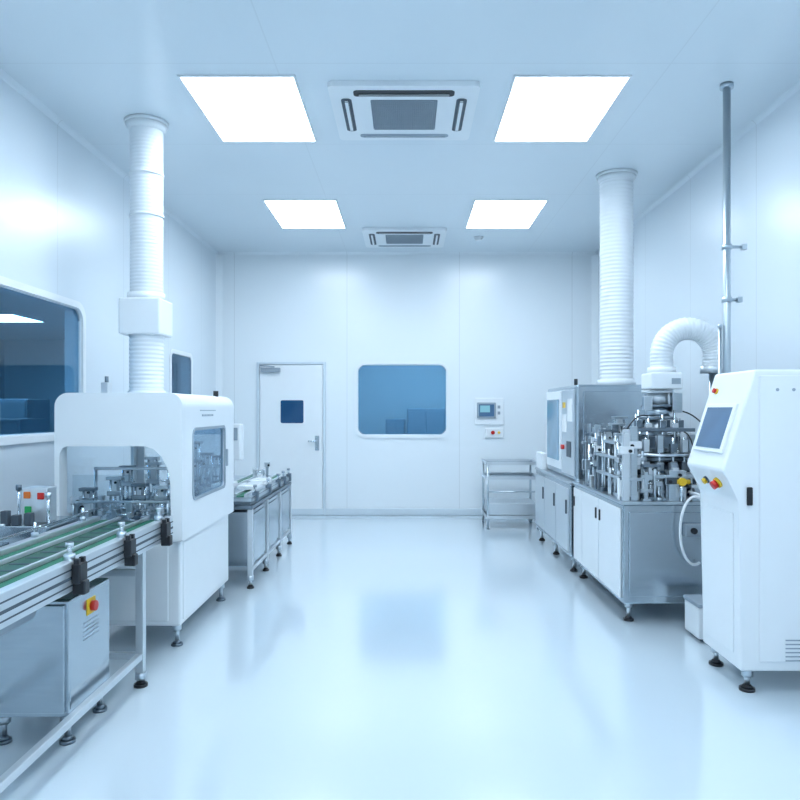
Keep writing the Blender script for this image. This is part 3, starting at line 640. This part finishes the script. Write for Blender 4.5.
# ------------------------------------------------------------------ console cabinet
e = thing('control_console', 'white standing control cabinet with slanted touch screen and emergency buttons', 'control cabinet', (2.0, 3.67, 0))
A, Lp, C = Vector((1.715, 1.60)), Vector((1.555, 1.10)), Vector((1.645, 0.95))
KY0, KY1 = 3.45, 3.90
prof = [tuple(A), tuple(Lp), tuple(C), (1.645, 0.11), (2.44, 0.11), (2.44, 1.60)]
B().prism(prof, 'xz', KY0, KY1, WHITE, 0.012, 3).done('cabinet_body', e)
def slant(P0, P1, t0, t1, d0, d1, y0, y1, m, nm, lb=None, bev=0.0):
    dr = P1-P0; n = Vector((dr.y, -dr.x)).normalized()
    if n.x > 0: n = -n
    q = [P0+dr*t0+n*d0, P0+dr*t1+n*d0, P0+dr*t1+n*d1, P0+dr*t0+n*d1]
    return B().prism([tuple(v) for v in q], 'xz', y0, y1, m, bev).done(nm, e, lb)
def sbtn(P0, P1, t, y, r, h, m, nm, lb):
    dr = P1-P0; n = Vector((dr.y, -dr.x)).normalized()
    if n.x > 0: n = -n
    p = P0+dr*t; q = p+n*h; k = p+n*h*0.4
    B().cyl((p.x, y, p.y), (k.x, y, k.y), r*1.25, YEL if m is RED else DGREY, 20).cyl((k.x, y, k.y), (q.x, y, q.y), r, m, 20).done(nm, e, lb)
slant(A, Lp, 0.34, 0.84, 0.0, 0.012, 3.50, 3.85, PLASTIC, 'screen_bezel', 'light bezel', 0.003)
slant(A, Lp, 0.38, 0.80, 0.012, 0.014, 3.53, 3.82, SCREEN, 'screen', 'dark blue touch screen')
sbtn(A, Lp, 0.2, 3.80, 0.013, 0.022, RED, 'emergency_button', 'red button')
sbtn(Lp, C, 0.45, 3.58, 0.022, 0.04, RED, 'emergency_button', 'red emergency button on yellow collar')
sbtn(Lp, C, 0.45, 3.72, 0.016, 0.025, YEL, 'button', 'yellow button')
B().box(1.735, 2.42, KY0-0.010, KY0, 0.16, 1.57, WHITE, 0.004).done('door', e)
B().box(1.672, 1.70, KY0-0.014, KY0, 0.93, 1.02, BLACK, 0.005).done('latch', e, 'black latch')
v = B()
for i in range(6): v.box(1.86, 2.2, KY0-0.013, KY0-0.009, 0.165+i*0.02, 0.171+i*0.02, GREY)
v.done('vent', e, 'slotted vent')
v = B().box(1.638, 1.645, 3.52, 3.84, 0.18, 0.88, WHITE, 0.003); v.done('side_panel', e)
for i in range(3): B().cyl((1.82+i*0.08, KY0-0.014, 1.50), (1.82+i*0.08, KY0-0.01, 1.50), 0.008, GREY, 12).done('screw', e)
for x in (1.70, 2.38):
    for y in (3.50, 3.85): foot(x, y, 0.111, e, 0.038)
e = thing('junction_box', 'small white plastic box standing on the floor behind the control cabinet', 'box', (1.86, 4.3, 0))
B().box(1.75, 1.97, 4.2, 4.42, 0.02, 0.21, WHITE, 0.01).box(1.78, 1.94, 4.22, 4.4, 0, 0.02, DGREY).done('housing', e)
B().box(1.745, 1.975, 4.195, 4.425, 0.21, 0.235, GREY, 0.006).done('lid', e, 'grey lid')

# ------------------------------------------------------------------ world + camera
w = bpy.data.worlds.new('World'); sc.world = w; w.use_nodes = True
w.node_tree.nodes['Background'].inputs[0].default_value = (0.6, 0.75, 0.9, 1); w.node_tree.nodes['Background'].inputs[1].default_value = 0.3
cam = bpy.data.cameras.new('camera'); co = bpy.data.objects.new('camera', cam); sc.collection.objects.link(co)
co.location = (0, 0, 1.4); co.rotation_euler = (math.radians(90), 0, 0)
cam.sensor_width = 36; cam.lens = 31.5; cam.shift_x = -7/800; cam.shift_y = 10/800; cam.clip_start = 0.05
sc.camera = co
